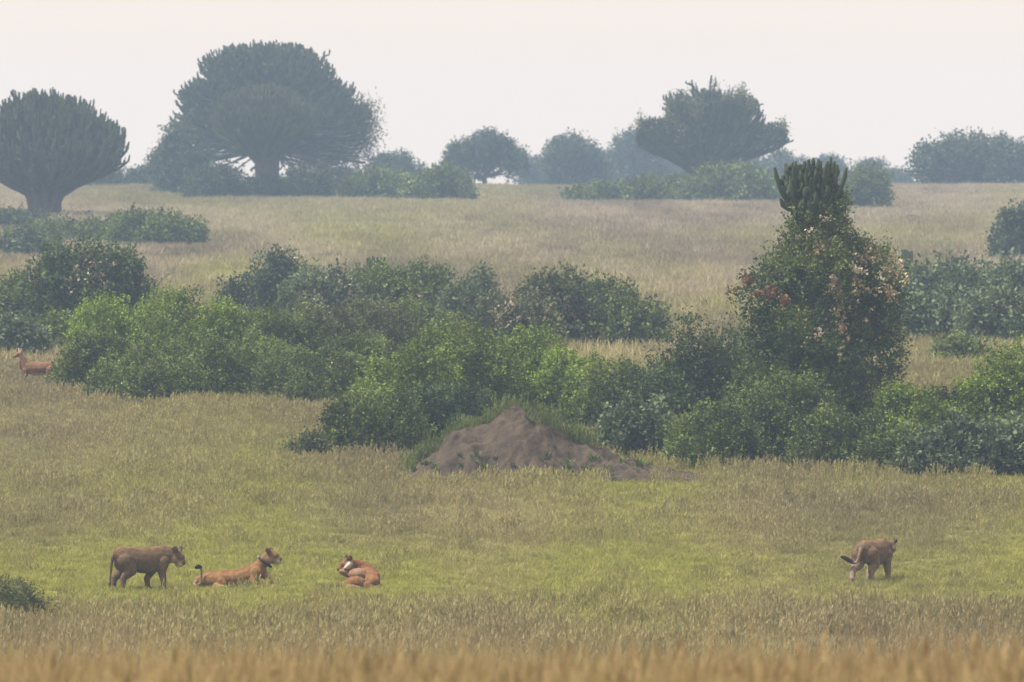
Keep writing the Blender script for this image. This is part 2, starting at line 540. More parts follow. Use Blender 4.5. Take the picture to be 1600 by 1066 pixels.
# ------------------------------------------------------------------ skyline trees
rgA = np.random.default_rng(1)
candelabra(70, 'tall candelabra tree with broom-like crown at the left edge of the hill', 600, rgA,
           [(72, 140, 132, .62, 1.0), (60, 136, 60, .3, .12), (150, 172, 52, .7, .14)], 302, tips=820, stem=.082, base_r=1.05, under=.30, tip_len=.9, power=2.6)
candelabra(425, 'largest candelabra tree, dome crown with creepers hanging at its right side', 735, rgA,
           [(420, 62, 158, .95, 1.0), (365, 66, 60, .6, .10), (460, 66, 70, .6, .12), (525, 122, 58, .9, .2), (312, 120, 48, 1.3, .2)],
           225, tips=1500, stem=.095, base_r=.55, under=.80, tip_len=.8, power=2.9, spread=.26,
           vines=[(572, 165, 60, 5, 34), (560, 180, 70, 6, 30), (540, 195, 55, 8, 22), (515, 190, 85, 7, 60), (500, 200, 75, 5, 40), (480, 205, 50, 7, 24), (462, 205, 50, 6, 16)])
candelabra(408, 'paler round-topped candelabra tree standing before the largest one', 690, rgA,
           [(412, 129, 88, .55, 1.0)], 235, tips=520, stem=.07, base_r=.42, under=.40, tip_len=.6, power=2.8, mat=M_SUCC_PALE)
candelabra(1098, 'ragged flat-sided candelabra tree on the crest right of centre', 705, rgA,
           [(1112, 136, 44, .7, 1.0), (1066, 146, 32, .9, .8), (1160, 146, 38, 1.0, .9), (1032, 180, 40, .8, .9), (1192, 186, 42, .7, .9), (1110, 170, 70, .6, .5),
            (1083, 116, 9, 1.5, .025), (1115, 114, 5, 1.5, .012), (1062, 136, 8, 1.5, .05), (1045, 142, 7, 1.5, .04)],
           262, tips=760, stem=.085, base_r=.55, under=.40, tip_len=.5, power=3.6,
           vines=[(1222, 205, 18, 5, 12), (1005, 190, 18, 5, 10), (1160, 150, 20, 14, 20), (1050, 185, 25, 12, 18), (1100, 150, 30, 20, 24)])
tree(285, 290, 192, 90, 'small dark tree under the left side of the largest candelabra tree', 715, clear=.05, lobes_n=14)
tree(620, 295, 232, 104, 'low round tree left of the gap-crowned tree on the skyline', 850, clear=.05, lobes_n=14, rf=.28)
tree(757, 298, 205, 142, 'round tree on the skyline with sky showing through beneath its crown', 820, clear=.44, lobes_n=22, gaps=.55, rf=.21)
tree(893, 300, 213, 118, 'twin-topped hazy tree right of the gap-crowned tree', 880, clear=.02, lobes_n=20, rf=.3, leaf=.24)
tree(990, 300, 205, 104, 'palest hazy tree half behind the ragged candelabra tree', 960, clear=.02, lobes_n=18, rf=.3, leaf=.26)
tree(1225, 300, 238, 120, 'faint low tree behind the cactus-topped thicket', 960, clear=.03, lobes_n=14, rf=.28)
tree(1362, 300, 251, 86, 'small hazy tree between the thicket and the broad skyline tree', 930, clear=.05, lobes_n=12, rf=.28)
tree(1528, 305, 213, 226, 'broad dense flat-topped tree on the skyline at right', 800, clear=.02, lobes_n=40, rf=.3, flat=.34, leaf=.27)
tree(1650, 305, 222, 120, 'far right skyline tree cut by the frame edge', 815, clear=.02, lobes_n=16, rf=.32, leaf=.26)
for px, top, wp, d, lab in [
        (838, 248, 60, 990, 'faint low tree just right of the gap-crowned skyline tree'),
        (935, 232, 90, 1010, 'faint distant tree filling the gap between the two hazy skyline trees'),
        (1062, 244, 110, 1000, 'faint distant tree under the left side of the ragged candelabra tree'),
        (1165, 246, 110, 1005, 'faint distant tree under the right side of the ragged candelabra tree'),
        (1295, 246, 90, 1000, 'faint distant tree right behind the cactus top'),
        (1405, 268, 50, 1010, 'faint distant low tree left of the broad skyline tree')]:
    tree(px, 300, top, wp, lab, d, clear=.02, lobes_n=16, rf=.3, leaf=.26, flat=.4, name='distant_tree')
tree(1600, 418, 312, 108, 'dark rounded tree at the right edge of the hillside', 455, clear=.03, lobes_n=14, rf=.26, leaf=.18)

# low bushes along the crest
CREST = [
    (158, 263, 66, 760, 'low hazy bush on the crest right of the broom-crowned candelabra tree'),
    (222, 268, 60, 770, 'spiky low bush left of the largest candelabra tree'),
    (255, 240, 40, 750, 'slim bush against the sky left of the largest candelabra tree'),
    (340, 266, 90, 690, 'low bush at the foot of the paler candelabra tree'),
    (480, 266, 80, 700, 'rounded bush under the hanging creepers'),
    (545, 272, 60, 760, 'low bush between hanging creepers and hazy skyline trees'),
    (600, 272, 100, 690, 'left of two pale green bushes below the low round tree'),
    (690, 268, 96, 680, 'right of two pale green bushes below the low round tree'),
    (945, 292, 100, 670, 'long low bush left of the ragged candelabra tree foot'),
    (1040, 284, 110, 665, 'low bush at the left foot of the ragged candelabra tree'),
    (1145, 268, 130, 660, 'bright rounded bush at the right foot of the ragged candelabra tree'),
    (1345, 262, 96, 640, 'greenish bush right behind the cactus-topped thicket'),
    (1262, 285, 110, 680, 'low bush just behind the cactus top of the thicket'),
    (420, 283, 70, 690, 'smallest low bush before the largest candelabra tree'),
]
for px, top, wp, d, lab in CREST:
    shrub(px, top, wp, lab, d=d, kind='mid' if px > 560 else 'blue', name='crest_bush', cat='bush', leaf=.22, k=11, lw=.34, depth=.6, rf=.3, group='bushes along the crest')

# hillside bushes, left and right
HILL = [
    (15, 335, 110, 540, 'blue', 'hillside bush at the left edge under the broom-crowned candelabra tree'),
    (90, 352, 130, 510, 'mid', 'hillside bush in front of the broom-crowned candelabra trunk'),
    (178, 345, 110, 505, 'mid', 'middle bush of the group right of the candelabra trunk'),
    (245, 338, 116, 490, 'mid', 'rightmost bush of the group right of the candelabra trunk'),
    (30, 372, 120, 460, 'blue', 'lowest bush of the hillside group at the left edge'),
    (1465, 412, 120, 345, 'grey', 'pale bush on the hillside just right of the flowering thicket'),
    (1560, 416, 130, 348, 'grey', 'pale hillside bush below the dark tree at the right edge'),
    (1470, 462, 130, 307, 'grey', 'lower hillside bush touching the right flank of the thicket'),
    (1572, 462, 130, 305, 'grey', 'lower hillside bush at the right edge'),
    (1500, 541, 60, 285, 'mid', 'small lone bush in dry grass right of the thicket'),
]
for px, top, wp, d, kd, lab in HILL:
    shrub(px, top, wp, lab, d=d, kind=kd, name='hillside_bush', cat='bush', leaf=.17, k=12, lw=.34, depth=.7, group='bushes scattered on the hillside', flowers=.05 if px > 1550 else 0)

# ------------------------------------------------------------------ middle thickets
MIDT = [
    # px, top, width, d, kind, flowers, label
    (18, 440, 110, 330, 'mid', 0, 'shrub at the left edge below the hillside, above the antelope'),
    (138, 372, 152, 318, 'dark', .30, 'tall dark shrub tipped with pale flowers above the antelope'),
    (105, 500, 120, 296, 'mid', 0, 'shrub just behind the antelope'),
    (20, 505, 110, 292, 'grey', 0, 'shrub at the left edge behind the head of the antelope'),
    (422, 396, 112, 338, 'blue', .04, 'dark upright shrub standing alone above the left thicket'),
    (505, 428, 110, 330, 'grey', .06, 'shrub right of the dark upright shrub'),
    (590, 420, 120, 332, 'mid', .03, 'shrub with a small cactus standing out of its top'),
    (670, 420, 110, 332, 'mid', .03, 'rounded shrub right of the small dark cactus'),
    (752, 430, 100, 315, 'grey', 0, 'pale shrub in the middle of the back thicket'),
    (800, 465, 120, 303, 'olive', .25, 'low shrub speckled with pale flowers in the back thicket'),
    (872, 436, 120, 306, 'olive', .30, 'taller shrub with whitish flower heads in the back thicket'),
    (940, 446, 112, 307, 'mid', .0, 'green shrub near the right end of the back thicket'),
    (990, 464, 84, 305, 'mid', .0, 'last shrub at the right end of the back thicket'),
]
for px, top, wp, d, kd, fl, lab in MIDT:
    shrub(px, top, wp, lab, d=d, kind=kd, flowers=fl, leaf=.13, k=13, lw=.32, name='thicket_shrub', depth=.75, group='shrubs of the back thicket', shoots=6)

# ------------------------------------------------------------------ near thickets
NEAR = [
    # left thicket
    (146, 520, 96, 262, 'mid', 0, 6, 'leafy shrub at the left end of the near thicket beside the antelope'),
    (195, 468, 150, 268, 'bright', 0, 14, 'tall green shrub with upright shoots right of the antelope'),
    (275, 452, 120, 276, 'bright', 0, 16, 'shrub with the highest shoots in the left thicket'),
    (335, 474, 110, 272, 'bright', 0, 12, 'green shrub right of the highest shoots in the left thicket'),
    (240, 545, 150, 257, 'mid', 0, 5, 'low front shrub under the highest shoots of the left thicket'),
    (372, 520, 150, 258, 'mid', 0, 5, 'front shrub in the middle of the left thicket'),
    (420, 486, 130, 272, 'mid', .02, 6, 'rear shrub in the middle of the left thicket'),
    (490, 472, 130, 275, 'olive', .02, 5, 'dark-topped rear shrub below the dark upright shrub'),
    (485, 540, 140, 256, 'mid', .01, 4, 'front shrub toward the right end of the left thicket'),
    (575, 466, 140, 278, 'olive', .02, 4, 'broad olive shrub behind the join of the two near thickets'),
    (655, 470, 130, 280, 'mid', .01, 5, 'rear shrub above the left end of the bright centre thicket'),
    (560, 530, 110, 262, 'mid', .02, 4, 'shrub between the left thicket and the bright centre thicket'),
    # centre thicket
    (590, 610, 120, 230, 'mid', 0, 6, 'low front shrub at the left foot of the bright centre thicket'),
    (640, 545, 150, 240, 'bright', 0, 10, 'bright shrub at the left of the centre thicket'),
    (715, 512, 150, 243, 'bright', 0, 14, 'tallest bright shrub behind the termite mound, left of its peak'),
    (820, 516, 130, 246, 'bright', 0, 12, 'bright shrub directly behind the peak of the termite mound'),
    (898, 556, 130, 244, 'bright', 0, 8, 'rounded bright shrub behind the right slope of the mound'),
    (690, 600, 150, 232, 'dark', 0, 3, 'dark shrub close behind the left shoulder of the mound'),
    (975, 570, 110, 240, 'mid', 0, 5, 'shrub between the mound and the vine-draped tree'),
    (1000, 632, 100, 228, 'grey', 0, 4, 'pale broad-leaved shrub beside the right foot of the mound'),
    # right thicket around the tree
    (1098, 498, 165, 236, 'dark', 0, 8, 'dark shrub leaning on the left of the vine-draped tree'),
    (1035, 590, 100, 234, 'dark', 0, 3, 'low dark shrub left of the vine-draped tree'),
    (1120, 634, 120, 224, 'mid', 0, 3, 'low front shrub left below the vine-draped tree'),
    (1225, 590, 150, 225, 'mid', 0, 6, 'rounded shrub in front of the vine-draped tree'),
    (1318, 640, 130, 223, 'mid', 0, 3, 'low front shrub at the right foot of the vine-draped tree'),
    (1430, 604, 120, 229, 'bright', 0, 8, 'green shrub right of the vine-draped tree'),
    (1510, 600, 120, 232, 'bright', 0, 8, 'green shrub second from the right edge'),
    (1585, 546, 150, 230, 'bright', 0, 10, 'tall bright shrub at the right edge'),
    (1410, 668, 110, 222, 'mid', 0, 3, 'low shrub at the grass edge right of the vine-draped tree'),
    (1490, 672, 120, 221, 'grey', 0, 3, 'pale broad-leaved low shrub at the grass edge'),
    (1580, 668, 120, 221, 'grey', 0, 3, 'pale low shrub at the grass edge cut by the right edge'),
]
for px, top, wp, d, kd, fl, sh, lab in NEAR:
    big = kd == 'grey'
    shrub(px, top, wp * 1.08, lab, d=d, kind=kd, flowers=fl, leaf=.125 if big else .078, lw=.38 if big else .32, k=15,
          depth=.8, group='shrubs of the near thickets', shoots=sh, rough=.34, rf=.23)

shrub(488, 682, 34, 'small tuft-like shrub in open grass left of the centre thicket', by=716, kind='olive', leaf=.08, name='small_shrub')
shrub(455, 700, 22, 'tiny green shrub farthest left of the centre thicket', by=714, kind='mid', leaf=.07, name='small_shrub')
shrub(8, 912, 128, 'dark scrubby bush in the foreground grass at the left edge', by=985, kind='olive', leaf=.05, lw=.20, name='scrub_bush', cat='bush', shoots=46, rough=.75, dens=.45, rf=.2)


# ------------------------------------------------------------------ the vine-draped tree
def vine_tree():
    rng = np.random.default_rng(77)
    d = 231.0; px = 1285; x = X(px, d); z = float(gz(x, d)) - .05; s = d / FPX
    base = YH + FPX * (CAMZ - z) / d
    root = thing('vine_draped_tree', 'tall cactus-topped tree smothered in leafy and flowering vines', 'tree', (x, d, z))
    tr = Soup()
    tr.add(*tube([(0, 0, -.2), (0, 0, 2), (-.2, 0, 4.2), (-.3, 0, 5.8)], [.32, .27, .22, .2], 9))
    tr.build('trunk', M_BARK, root)
    # succulent head
    sc = Soup(); head = np.array(((1268 - px) * s, 0, (base - 372) * s)); H = (base - 247) * s
    for i in range(95):
        a = rng.uniform(0, 2 * np.pi); rr = math.sqrt(rng.random())
        e = np.array((head[0] + rr * .86 * math.cos(a), rr * .82 * math.sin(a), H - (1.25 if math.sin(a) < 0 else .7) * rng.random() - .15 * rr * rng.random()))
        st = head + np.array((rng.normal(0, .12), rng.normal(0, .12), rng.uniform(-.3, .7)))
        c1 = np.array((head[0] + (e[0] - head[0]) * .35, e[1] * .35, st[2] + .4)); c2 = e - np.array(((e[0] - head[0]) * .12 + rng.normal(0, .1), e[1] * .12 + rng.normal(0, .1), .6))
        t = np.linspace(0, 1, 9)[:, None]
        P = st * (1 - t) ** 3 + 3 * c1 * t * (1 - t) ** 2 + 3 * c2 * t * t * (1 - t) + e * t ** 3
        sc.add(*tube(P, .062 * np.array([1, 1, .9, 1.15, .75, 1.2, .75, 1.25, .6]), 6))
        for q in range(4):
            k0 = rng.integers(3, 8); b = P[k0]; aa = rng.uniform(0, 6.28); o = rng.uniform(.1, .24); h = rng.uniform(.14, .36)
            P2 = np.array([b, b + (math.cos(aa) * o, math.sin(aa) * o, .06), b + (math.cos(aa) * o * 1.1, math.sin(aa) * o * 1.1, h * .6), b + (math.cos(aa) * o * 1.1, math.sin(aa) * o * 1.1, h)])
            P2[:, 2] = np.minimum(P2[:, 2], H)
            sc.add(*tube(P2, [.045, .055, .066, .03], 5))
    for (ex, ez) in ((1322, 262), (1210, 262), (1298, 246)):
        e = np.array(((ex - px) * s, -.2, (base - ez) * s)); st = head + np.array((0, 0, .4))
        c = np.array((head[0] + (e[0] - head[0]) * .85, e[1], st[2] + .25 * (e[2] - st[2]) + .1)); t = np.linspace(0, 1, 9)[:, None]
        sc.add(*tube(st * (1 - t) ** 2 + 2 * c * t * (1 - t) + e * t ** 2, .06 * np.array([1, 1, .95, 1.1, .9, 1.15, .95, 1.15, .6]), 6))
    sc.build('succulent_crown', M_SUCC, root)
    # the mantle of vines, as lobes following the tree's outline
    out = [(306, 1278, 1316), (345, 1228, 1335), (375, 1218, 1352), (400, 1185, 1398), (425, 1146, 1428), (460, 1140, 1434), (500, 1150, 1428), (550, 1145, 1420),
           (600, 1128, 1414), (650, 1120, 1405), (700, 1130, 1392), (735, 1140, 1388)]
    rows = np.array([o[0] for o in out]); lo = np.array([o[1] for o in out]); hi = np.array([o[2] for o in out])
    lob = []
    for i in range(230):
        r_ = rng.uniform(312, 730); a = np.interp(r_, rows, lo); b = np.interp(r_, rows, hi); c = (a + b) / 2; hw = (b - a) / 2 * s
        th = rng.uniform(0, 2 * np.pi); r = rng.uniform(.3, .55) * min(1, .5 + hw / 3)
        rad = max(hw * .97 - r * .95, .05) * (rng.random() ** .35)
        lob.append(((c - px) * s + rad * math.cos(th), rad * .8 * math.sin(th), (base - r_) * s - r * .3, r))
    P, D = sprigs(rng, lob, 9000, inner=.2, up=.25)
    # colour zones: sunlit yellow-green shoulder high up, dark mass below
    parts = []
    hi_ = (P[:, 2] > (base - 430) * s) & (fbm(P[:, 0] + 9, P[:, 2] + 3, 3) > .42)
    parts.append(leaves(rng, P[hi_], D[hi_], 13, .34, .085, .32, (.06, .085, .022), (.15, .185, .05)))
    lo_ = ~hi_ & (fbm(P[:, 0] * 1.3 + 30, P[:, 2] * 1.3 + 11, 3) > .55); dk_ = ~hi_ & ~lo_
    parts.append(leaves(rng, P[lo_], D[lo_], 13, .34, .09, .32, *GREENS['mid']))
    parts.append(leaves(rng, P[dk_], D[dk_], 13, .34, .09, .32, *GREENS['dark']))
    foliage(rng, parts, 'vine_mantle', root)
    # flower heads: pale pink-brown on the right flank, rust on the left shoulder
    def spray(cx, cy, rx, ry, n, cols, name, k=7, size=.085):
        Q = []; cen = rng.normal(0, .5, (max(3, n // 11), 2))
        while len(Q) < n:
            u, v = cen[rng.integers(len(cen))] + rng.normal(0, .075, 2); r_ = cy + v * ry; c_ = cx + u * rx
            a = np.interp(r_, rows, lo); b = np.interp(r_, rows, hi)
            if not a < c_ < b + 6: continue
            hw = (b - a) / 2; uu = np.clip((c_ - (a + b) / 2) / hw, -1, 1)
            yy = -math.sqrt(1 - uu * uu) * hw * s * .86 - rng.uniform(0, .18)
            Q.append(((c_ - px) * s, yy, (base - r_) * s))
        Q = np.array(Q); Dn = norm(np.stack([rng.normal(0, .5, n), -np.ones(n) * .5, np.ones(n) * .6], -1))
        return leaves(rng, Q, Dn, k, .15, size, .48, *cols)
    foliage(rng, [spray(1325, 460, 85, 95, 150, ((.13, .092, .048), (.36, .28, .18)), '', 6, .07), spray(1380, 430, 60, 40, 45, FLOWER, '', 4, .07),
                  spray(1290, 375, 50, 40, 25, FLOWER, '', 3, .07), spray(1345, 560, 50, 60, 24, FLOWER, '', 3, .07)], 'flower_heads', root)
    foliage(rng, [spray(1186, 448, 42, 45, 60, RUST, '')], 'rust_coloured_foliage', root)
vine_tree()


# little candelabra plants that stand out of the bushes
def little_cactus(px, top, hpx, wpx, d, label, z=None):
    rng = np.random.default_rng(int(px)); s = d / FPX; x = X(px, d)
    ztop = CAMZ + (YH - top) * s; z0 = float(gz(x, d)) - .05 if z is None else z
    h = hpx * s; R = wpx / 2 * s; root = thing('young_candelabra_tree', label, 'plant', (x, d, z0), group='young candelabra trees')
    H = ztop - z0; sp = Soup(); sp.add(*tube([(0, 0, -.1), (0, 0, H - h * .9), (0, 0, H - h * .7)], [.12, .1, .09], 7)); sp.build('trunk', M_BARK, root)
    s2 = Soup()
    for i in range(40):
        a = rng.uniform(0, 6.28); rr = math.sqrt(rng.random()); e = np.array((R * rr * math.cos(a), R * rr * math.sin(a), H - min(h * .3, .35) * rng.random()))
        st = np.array((0, 0, H - h * rng.uniform(.7, .95))); c = np.array((e[0], e[1], st[2] + .15)); t = np.linspace(0, 1, 7)[:, None]
        s2.add(*tube(st * (1 - t) ** 2 + 2 * c * t * (1 - t) + e * t ** 2, .055 * np.array([1, .95, 1.1, .9, 1.1, 1, .6]), 5))
    s2.build('crown', M_SUCC, root)


little_cactus(588, 400, 60, 30, 336, 'small dark young candelabra tree standing out of the back thicket')
little_cactus(1417, 389, 46, 18, 395, 'tiny young candelabra tree on the hillside right of the thicket')


# ------------------------------------------------------------------ termite mound
MD = 219.6
OUT = np.array([(-2.9, 0), (-2.6, .12), (-2.0, .72), (-1.5, 1.16), (-1.0, 1.44), (-.55, 1.42), (-.25, 1.70), (0, 1.80), (.3, 1.82), (.6, 1.70), (1.1, 1.36),
                (1.8, .98), (2.5, .66), (3.3, .40), (4.2, .20), (4.9, 0.06), (5.3, 0)])


def mound_h(x, v):
    """x metres across, v metres in depth (0 = crest, negative towards the viewer)"""
    ridge = 1.0 * np.interp(x / 1.06, OUT[:, 0], OUT[:, 1])
    w_f = 2.1; w_b = 1.9
    t = np.where(v < 0, -v / w_f, v / w_b)
    prof = np.clip(1 - t ** 1.5, 0, 1) ** 1.1
    gully = np.clip(fbm(x * 1.5 + 7, v * .35 + 3, 3) - .46, 0, 1) * 1.0
    h = ridge * prof * (1 - .5 * gully * np.clip(t * 2, 0, 1))
    h = h + ((fbm(x * 2.0, v * 2.0 + 20, 5) - .5) * .52 + (fbm(x * 7 + 3, v * 7, 3) - .5) * .12) * np.clip(h * 2.5, 0, 1)
    return h


mxs_ = np.arange(-3.3, 5.8, .05); mvs = np.arange(-2.5, 2.3, .05)
MX, MV = np.meshgrid(mxs_, mvs)
mh = mound_h(MX, MV)
X0 = X(800, MD); Y0 = MD
zg_ = gz(MX + X0, MV + Y0)
zc = float(gz(X0, Y0))
edge = (mh < .012)
Zm = zg_ - zc + mh - np.where(edge, .08, 0)
V = np.stack([MX, MV, Zm], -1).reshape(-1, 3); nx, ny = len(mxs_), len(mvs)
ii, jj = np.meshgrid(np.arange(nx - 1), np.arange(ny - 1)); q = (jj * nx + ii).ravel()
mo = mesh_from('termite_mound', V, np.stack([q, q + 1, q + nx + 1, q + nx], -1), M_EARTH, smooth=True)
mo.location = (X0, Y0, zc)
tag(mo, 'bare grey-brown termite mound with a grassy crest in mid-meadow', 'termite mound')


# ------------------------------------------------------------------ grass tufts (instanced, nobody could count them)
def tuft(name, rng, n, rad, h0, h1, wd, lean, seed_heads=0, skew=1.0):
    V = []; F = []; c = 0
    for i in range(n):
        a = rng.uniform(0, 6.283); r = rad * math.sqrt(rng.random()); b = np.array((r * math.cos(a), r * math.sin(a), -.02))
        h = h0 + (h1 - h0) * rng.random() ** skew; la = rng.uniform(0, 6.283); ln = lean * h * rng.uniform(.2, 1.2)
        tip = b + np.array((math.cos(la) * ln, math.sin(la) * ln, h)); mid = b + np.array((math.cos(la) * ln * .35, math.sin(la) * ln * .35, h * .58))
        pa = rng.uniform(0, 3.1416); s = np.array((math.cos(pa), math.sin(pa), 0)) * wd * rng.uniform(.6, 1.2) * .5
        V += [b - s, b + s, mid + s * .8, mid - s * .8, tip]; F += [(c, c + 1, c + 2), (c, c + 2, c + 3), (c + 3, c + 2, c + 4)]; c += 5
        if rng.random() < seed_heads:
            for q in range(5):
                o = tip + np.array((rng.normal(0, .02), rng.normal(0, .02), -.20 * q / 5 + .05)); pa = rng.uniform(0, 3.14); s2 = np.array((math.cos(pa), math.sin(pa), 0)) * .022
                V += [o - s2, o + s2, o + np.array((rng.normal(0, .02), rng.normal(0, .02), .09))]; F += [(c, c + 1, c + 2)]; c += 3
    me = bpy.data.meshes.new(name); me.from_pydata([tuple(v) for v in V], [], F); me.materials.append(M_GRASS)
    return bpy.data.objects.new(name, me)


rt = np.random.default_rng(5)
KIT = bpy.data.collections.new('grass_kit')
kit = [('t00', (75, .34, .07, .20, .020, .9)), ('t01', (75, .36, .08, .24, .020, .9)), ('t02', (60, .32, .06, .17, .024, 1.1)),
       ('t03', (55, .34, .16, .42, .016, .7, .25)), ('t04', (50, .36, .2, .5, .016, .6, .35)),
       ('t05', (60, 1.0, .22, 1.05, .013, .55, .22, 3.0)), ('t06', (64, 1.2, .2, 1.0, .013, .65, .15, 3.2)),
       ('t07', (70, .75, .25, .62, .045, .6, .0)), ('t08', (70, .8, .2, .5, .045, .7, .0)),
       ('t09', (16, .10, .08, .26, .06, 1.0))]
for nm, a in kit:
    KIT.objects.link(tuft(nm, rt, *a))


def gn_tree():
    g = bpy.data.node_groups.new('scatter_tufts', 'GeometryNodeTree')
    g.interface.new_socket('Geometry', in_out='INPUT', socket_type='NodeSocketGeometry')
    g.interface.new_socket('Geometry', in_out='OUTPUT', socket_type='NodeSocketGeometry')
    N = g.nodes; Lk = g.links
    gi = N.new('NodeGroupInput'); go = N.new('NodeGroupOutput')
    ip = N.new('GeometryNodeInstanceOnPoints'); ci = N.new('GeometryNodeCollectionInfo')
    ci.inputs['Collection'].default_value = KIT; ci.inputs['Separate Children'].default_value = True; ci.inputs['Reset Children'].default_value = True
    ip.inputs['Pick Instance'].default_value = True

    def attr(name, dt):
        n = N.new('GeometryNodeInputNamedAttribute'); n.data_type = dt; n.inputs[0].default_value = name
        return n.outputs[0]
    Lk.new(gi.outputs[0], ip.inputs['Points']); Lk.new(ci.outputs[0], ip.inputs['Instance'])
    Lk.new(attr('idx', 'INT'), ip.inputs['Instance Index']); Lk.new(attr('rot', 'FLOAT_VECTOR'), ip.inputs['Rotation'])
    Lk.new(attr('scl', 'FLOAT_VECTOR'), ip.inputs['Scale'])
    Lk.new(ip.outputs[0], go.inputs[0])
    return g


GN = gn_tree()


def scatter(name, P, idx, scl, col, label, rng):
    n = len(P); me = bpy.data.meshes.new(name)
    me.vertices.add(n); me.vertices.foreach_set('co', np.asarray(P, np.float32).ravel())
    a = me.attributes.new('idx', 'INT', 'POINT'); a.data.foreach_set('value', np.asarray(idx, np.int32))
    rot = np.zeros((n, 3), np.float32); rot[:, 2] = rng.uniform(0, 6.283, n); rot[:, :2] = rng.normal(0, .06, (n, 2))
    a = me.attributes.new('rot', 'FLOAT_VECTOR', 'POINT'); a.data.foreach_set('vector', rot.ravel())
    a = me.attributes.new('scl', 'FLOAT_VECTOR', 'POINT'); a.data.foreach_set('vector', np.repeat(np.asarray(scl, np.float32)[:, None], 3, 1).ravel())
    c = np.ones((n, 4), np.float32); c[:, :3] = col
    a = me.attributes.new('col', 'FLOAT_COLOR', 'POINT'); a.data.foreach_set('color', c.ravel())
    o = bpy.data.objects.new(name, me); COL.objects.link(o)
    m = o.modifiers.new('tufts', 'NODES'); m.node_group = GN
    return tag(o, label, 'grass', kind='stuff')


def strew(rng, d0, d1, per_m2, margin=1.18):
    hw1 = .06 * d1 * margin + 1.5
    n = int((d1 - d0) * 2 * hw1 * per_m2)
    d = rng.uniform(d0, d1, n); x = rng.uniform(-hw1, hw1, n)
    k = np.abs(x) < .06 * d * margin + 1.5
    return x[k], d[k]


rg = np.random.default_rng(21)


def off_mound(x, d):
    return mound_h(np.clip(x - X0, -3.3, 5.8), np.clip(d - Y0, -2.5, 2.3)) < np.where((np.abs(x - X0 - 1.2) < 4.6) & (np.abs(d - Y0) < 2.5), .05, 9)


# short meadow grass
x, d = strew(rg, 143, 275, 13)
k = off_mound(x, d); x = x[k]; d = d[k]
c = cover(x, d) * rg.uniform(.78, 1.22, (len(x), 1))
idx = rg.choice([0, 1, 2], len(x))
tall = fbm(x / 3.0 + 30, d / 5.0 + 30, 3)
pt = np.interp(d, [140, 166, 177, 192, 200, 230, 275], [.55, .28, .012, .012, .07, .12, .26]) * np.interp(tall, [.35, .65], [.2, 1.9])
sw = rg.random(len(x)) < pt
idx = np.where(sw, rg.choice([3, 4], len(x)), idx)
c = np.where(sw[:, None], c * .6 + DRY * .42, c)
scatter('meadow_grass', np.stack([x, d, gz(x, d)], -1), idx, rg.uniform(.7, 1.25, len(x)) * np.interp(d, [150, 168, 180, 196, 206, 240, 270], [1, .9, .70, .70, .85, .8, 1]), c, 'short green and straw-brown meadow grass around the lions', rg)

# tall golden foreground grass on the near slope
x, d = strew(rg, 40, 152, 10)
keep = rg.random(len(x)) < np.interp(d, [40, 75, 100, 125, 152], [1, 1, .45, .3, .3]); x = x[keep]; d = d[keep]
c = cover(x, d) * rg.uniform(.75, 1.25, (len(x), 1))
scatter('tall_foreground_grass', np.stack([x, d, gz(x, d)], -1), rg.choice([5, 6, 4], len(x), p=[.45, .45, .1]), rg.uniform(.75, 1.05, len(x)) * np.interp(fbm(x / 2.5 + 8, d / 6, 3), [.3, .7], [.85, 1.1]) * np.interp(d, [40, 80, 105, 150], [1, .95, .8, .6]), c, 'tall golden seeding grass in the blurred foreground', rg)

# dry hillside grass
x, d = strew(rg, 268, 820, 1.5, 1.12)
keep = rg.random(len(x)) < np.interp(fbm(x / 12 + 3, d / 16 + 3, 4), [.35, .6], [.35, 1]); x = x[keep]; d = d[keep]
c = cover(x, d) * rg.uniform(.75, 1.25, (len(x), 1))
scatter('hillside_grass', np.stack([x, d, gz(x, d)], -1), rg.choice([7, 8], len(x)), rg.uniform(.6, 1.2, len(x)), c, 'dry pale grass covering the hillside up to the crest', rg)

# low dark tussocks dotted over the hillside
x, d = strew(rg, 285, 740, .02, 1.1); k = fbm(x / 18 + 60, d / 25 + 60, 3) > .47; x = x[k]; d = d[k]
scatter('hillside_tussocks', np.stack([x, d, gz(x, d)], -1), np.full(len(x), 8), rg.uniform(.6, 1.25, len(x)),
        np.array((.10, .088, .055)) * rg.uniform(.6, 1.3, (len(x), 1)), 'low dark tussocks dotted over the dry hillside', rg)

# grass and herbs growing on the mound
n = 900
mx_ = rg.uniform(-2.7, 3.6, n); mv_ = rg.uniform(-2.0, 1.6, n)
h = mound_h(mx_, mv_)
top = ((mv_ > -.08) & (mx_ < 2.0) & (h > .3) & ((mx_ < -.9) | (mx_ > -.55))) | ((mx_ > .3) & (mx_ < 1.9) & (mv_ > -.55) & (h > .7) & (fbm(mx_ * 2, mv_ * 2, 2) > .45))
top &= rg.random(n) < .75
front = (rg.random(n) < .4) & (h < .75) & (h > .02) & (fbm(mx_ * 1.6 + 2, mv_ * 1.6, 2) > .5)
k = top | front
mx_, mv_, h, top = mx_[k], mv_[k], h[k], top[k]
gcol = np.where(top[:, None], np.array((.13, .165, .045)), np.array((.09, .13, .04))) * rg.uniform(.6, 1.3, (len(mx_), 1))
scatter('mound_grass', np.stack([mx_ + X0, mv_ + Y0, gz(mx_ + X0, mv_ + Y0) + h - .02], -1), np.where(top, rg.choice([3, 4, 9], len(mx_)), 9), rg.uniform(.45, .95, len(mx_)), gcol,
        'green grass and weeds growing on the crest and foot of the termite mound', rg)

